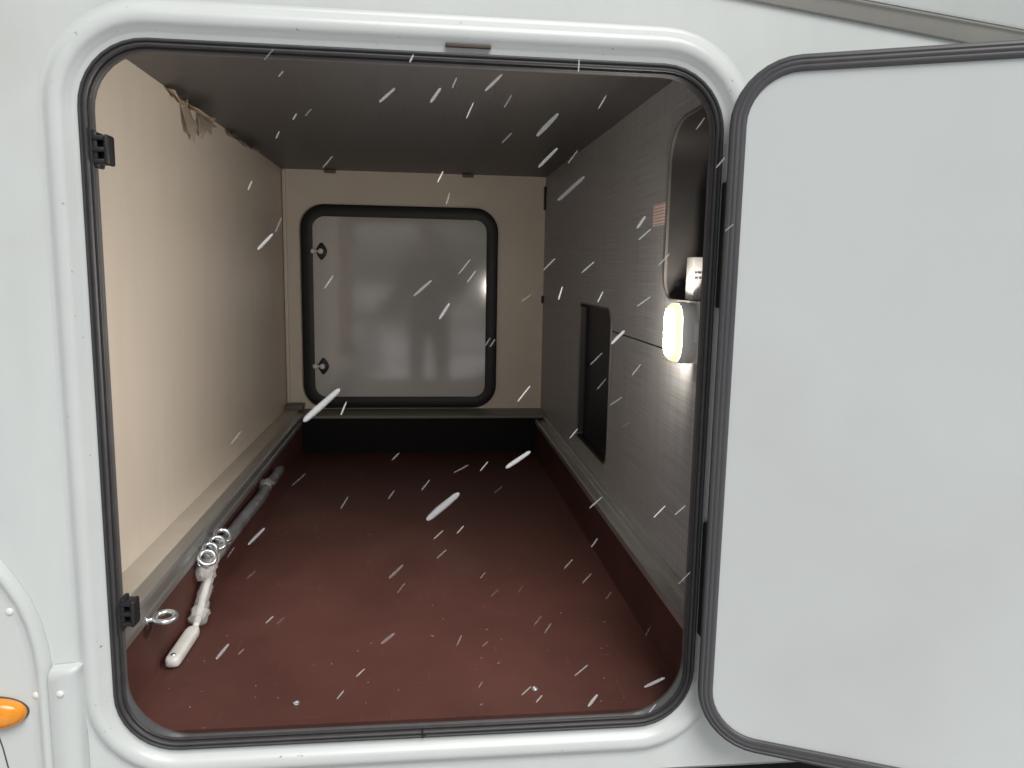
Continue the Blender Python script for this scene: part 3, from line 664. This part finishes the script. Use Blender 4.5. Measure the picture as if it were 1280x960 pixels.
SM = [[flake_mesh(sm_, 10 * i + k) for k in range(3)] for i, sm_ in enumerate([snow_mat(0, .09), snow_mat(1, .19), snow_mat(2, .40)])]
ORD = ['leftmost', 'second', 'third', 'fourth', 'fifth', 'sixth', 'seventh', 'eighth', 'ninth', 'tenth', 'eleventh', 'twelfth']
KIND = ['faint', 'pale', 'bright']
flakes = {}
CAM = Vector(cam.location)
def backdrop(p):
    """what stands behind a flake, seen from where the photograph was taken"""
    d = (p - CAM).normalized(); hits = []
    for ax, v, nm in ((0, XL, 'the beige wall'), (0, XR, 'the grey wall'), (1, YB, 'the rear wall'), (2, ZC, 'the ceiling'), (2, ZF, 'the brown floor')):
        if abs(d[ax]) > 1e-6:
            s = (v - CAM[ax]) / d[ax]
            if s > 0: hits.append((s, nm))
    s, nm = min(hits); q = CAM + d * s; o = CAM + d * (-CAM.y / d.y)
    if not (L0 + .02 < o.x < R0 - .02 and B0 + .02 < o.z < T0 - .02): return 'the hatch frame'
    if nm == 'the rear wall': return 'the rear hatch' if hl < q.x < hr and hb < q.z < ht else 'the rear wall'
    if nm == 'the brown floor': return ('the floor front' if q.y < .35 else 'the floor middle' if q.y < .9 else 'the dark floor rear')
    if nm == 'the grey wall': return 'the upper grey wall' if q.z > .75 else 'the lower grey wall'
    return nm
for i, (x, y, z, vx, vy, vz, w, cl) in enumerate(FLAKES):
    o = bpy.data.objects.new('snowflake', SM[cl][i % 3]); C.objects.link(o)
    v = Vector((vx, vy, vz)); o.location = (x, y, z); o.rotation_euler = v.to_track_quat('Z', 'Y').to_euler(); o.scale = (w * .9, w * .9, v.length)
    p = Vector((x, y, z)); d = p - CAM; px = d.x / d.y
    size = 'broad ' if w > .0019 and d.length < .72 else ''
    flakes.setdefault((KIND[cl], size, backdrop(p)), []).append((px, o))
for (k, size, bd), fl in flakes.items():
    fl.sort(key=lambda f: f[0])
    for n, (px, o) in enumerate(fl):
        if len(fl) == 1: lab = f'the one {k} {size}streak of falling snow before {bd}'
        elif n == 0: lab = f'leftmost {k} {size}streak of falling snow before {bd}'
        else: lab = f'{ORD[min(n, 11)]} from left of the {k} {size}snow streaks before {bd}'
        tag(o, lab, 'snowflake', 'falling snowflakes')

# free of the frame: what the glossy rear hatch mirrors from behind the camera
HG = bmesh.new(); rh = random.Random(5)
for i in range(5200):
    x = rh.uniform(-22, 22); y = -15 + rh.gauss(0, .7); top = 1.9 + 1.3 * math.sin(x * .7) + .8 * math.sin(x * 1.9 + 1); z = -.56 + top * rh.random() ** .8
    M = Matrix.Translation((x, y, z)) @ Matrix.Rotation(rh.uniform(0, 6.3), 4, (rh.uniform(-1, 1), rh.uniform(-1, 1), 1)) @ Matrix.Diagonal((rh.uniform(.14, .34), rh.uniform(.1, .22), 1, 1))
    vs = [HG.verts.new(M @ Vector(c)) for c in ((-1, 0, 0), (0, -.6, .04), (1, 0, 0), (0, .6, -.04))]; HG.faces.new(vs)
me = bpy.data.meshes.new('hedge'); HG.to_mesh(me); HG.free(); me.materials.append(mat('hedge_leaf', (.05, .065, .035), .6, var=.4, scale=2))
o = bpy.data.objects.new('hedge', me); C.objects.link(o); tag(o, 'dark green hedge far behind, seen only as a blur in the rear hatch panel', None, None, 'stuff')

# upright and snow heap, added behind the camera for bright smears in the hatch
b = BM(); b.tube([(-.98, -5.6, -.56), (-.98, -5.6, 1.30), (-.98, -5.6, 1.36)], [.036, .036, .028], 16)
b.build('added_upright', white_plain, None, 'plain white upright added behind the camera for a bright line in the hatch', 'added_upright')
b = BM(); rs = random.Random(9); rows = []
for zz, rr in ((-.56, .24), (-.46, .21), (-.34, .175), (-.22, .16), (-.10, .15), (-.0, .12), (.05, .06)):
    rows.append([(-.70 + rr * math.cos(a) * rs.uniform(.88, 1.1), -5.0 + rr * math.sin(a) * rs.uniform(.88, 1.1), zz + rs.uniform(-.015, .015)) for a in [2 * math.pi * i / 16 for i in range(16)]])
v = b.strip(rows); b.cap(v[-1]); o = b.build('added_snow_heap', mat('snow', (.86, .88, .9), .7, var=.03, bump=.4, bscale=30), None, 'narrow heap of white snow added behind the camera for a bright smear in the hatch', 'added snow heap', sm=80)
md = o.modifiers.new('soft', 'SUBSURF'); md.levels = md.render_levels = 2

# the photographer, mirrored in the rear hatch: one skinned body, standing just behind the camera with the phone held up
def skin(name, verts, edges, root, m, parent, sub=2):
    me = bpy.data.meshes.new(name); me.from_pydata([v[0] for v in verts], edges, []); o = bpy.data.objects.new(name, me); C.objects.link(o)
    md = o.modifiers.new('skin', 'SKIN'); md.use_smooth_shade = True
    for k, v in enumerate(verts):
        q = v[1]; me.skin_vertices[0].data[k].radius = q if isinstance(q, tuple) else (q, q); me.skin_vertices[0].data[k].use_root = (k == root)
    s = o.modifiers.new('soft', 'SUBSURF'); s.levels = s.render_levels = sub
    me.materials.append(m); o.parent = parent; o.location = -WL[parent]; return o
G = -.56; PX, PY = .06, -1.66
PE = thing('person', 'person in dark winter coat holding up a phone, mirrored dimly in the rear hatch', 'person', (PX, PY, G))
coat = mat('dark_coat', (.035, .037, .042), .8, var=.2, scale=12); skin_m = mat('skin', (.55, .34, .26), .5, var=.05); trouser = mat('dark_trousers', (.03, .032, .04), .8, var=.2)
V = [((PX, PY, G + .92), (.165, .12)), ((PX, PY, G + 1.08), (.155, .115)), ((PX, PY, G + 1.27), (.175, .125)), ((PX, PY - .01, G + 1.39), (.13, .09)), ((PX, PY - .005, G + 1.47), (.062, .062)),
     ((PX - .19, PY, G + 1.37), .072), ((PX - .25, PY + .07, G + 1.12), .058), ((PX - .13, PY + .27, G + 1.24), .042),
     ((PX + .19, PY, G + 1.37), .072), ((PX + .25, PY + .07, G + 1.12), .058), ((PX + .06, PY + .27, G + 1.24), .042),
     ((PX - .10, PY, G + .84), .105), ((PX - .115, PY + .015, G + .48), .072), ((PX - .12, PY - .02, G + .10), .052), ((PX - .13, PY + .10, G + .045), .042),
     ((PX + .10, PY, G + .84), .105), ((PX + .115, PY + .015, G + .48), .072), ((PX + .12, PY - .02, G + .10), .052), ((PX + .13, PY + .10, G + .045), .042)]
E = [(0, 1), (1, 2), (2, 3), (3, 4), (2, 5), (5, 6), (6, 7), (2, 8), (8, 9), (9, 10), (0, 11), (11, 12), (12, 13), (13, 14), (0, 15), (15, 16), (16, 17), (17, 18)]
skin('clothed_body', V, E, 0, coat, PE)
b = BM(); hc = Vector((PX, PY + .02, G + 1.60)); rows = []
prof = ((-.155, .050, .0), (-.125, .055, .010), (-.10, .062, .022), (-.06, .070, .016), (-.02, .075, .010), (.02, .078, .004), (.06, .074, -.002), (.09, .058, -.006), (.108, .03, -.008))
for dz, rr, dy in prof:
    row = []
    for k in range(24):
        a = 2 * math.pi * k / 24; fx, fy = rr * math.cos(a), rr * 1.18 * math.sin(a) + dy
        front = max(0, math.sin(a)) ** 8 * (.022 if -.07 < dz < .0 else .006 if dz < -.08 else 0); row.append(hc + Vector((fx, fy + front, dz)))
    rows.append(row)
v = b.strip(rows); b.cap(v[-1]); b.cap(v[0][::-1]); HE = b.build('head', skin_m, PE, sm=80)
b = BM(); v = b.strip([[hc + Vector((rr * math.cos(a), rr * 1.18 * math.sin(a) - .012 + dd, dz)) for a in [2 * math.pi * k / 24 for k in range(24)]] for dz, rr, dd in ((.035, .082, 0), (.06, .086, 0), (.095, .076, 0), (.118, .05, 0), (.128, .02, 0))]); b.cap(v[-1]); b.build('knitted_cap', coat, HE, sm=80)
for s in (-1, 1):
    b = BM(); b.dome(hc + Vector((.030 * s, .088, .0)), (0, 1, 0), .008, .006, 10, 4); b.build('eye', black, HE)
    b = BM(); b.dome(hc + Vector((.078 * s, .0, -.01)), (s, 0, 0), .022, .014, 10, 4); b.build('ear', skin_m, HE)
b = BM(); b.box(hc.x - .024, hc.x + .024, hc.y + .092, hc.y + .099, hc.z - .074, hc.z - .066, .003); b.build('mouth', mat('lips', (.42, .19, .16), .5), HE)
for s, x0 in ((-1, PX - .13), (1, PX + .06)):
    wr = Vector((x0, PY + .27, G + 1.24)); V = [(wr, .026), (wr + Vector((-.012 * s, .05, .035)), (.036, .017)), (wr + Vector((-.02 * s, .085, .06)), (.036, .015))]; E = [(0, 1), (1, 2)]
    for f in range(4):
        r0 = len(V); base = wr + Vector((-.02 * s, .085, .045 + .018 * f))
        V += [(base + Vector((-.016 * s, .022, .004)), .0085), (base + Vector((-.034 * s, .030 - .003 * f, .004)), .008), (base + Vector((-.050 * s + .004 * s * f, .022, .004)), .007)]; E += [(2, r0), (r0, r0 + 1), (r0 + 1, r0 + 2)]
    r0 = len(V); V += [(wr + Vector((-.035 * s, .05, .06)), .010), (wr + Vector((-.055 * s, .065, .08)), .009)]; E += [(1, r0), (r0, r0 + 1)]
    skin('hand', V, E, 0, skin_m, PE)
b = BM(); b.box(PX - .112, PX + .025, PY + .383, PY + .391, G + 1.275, G + 1.345, .003, 3)
b.build('phone', black, None, 'black phone held level in both hands by the person', 'phone')
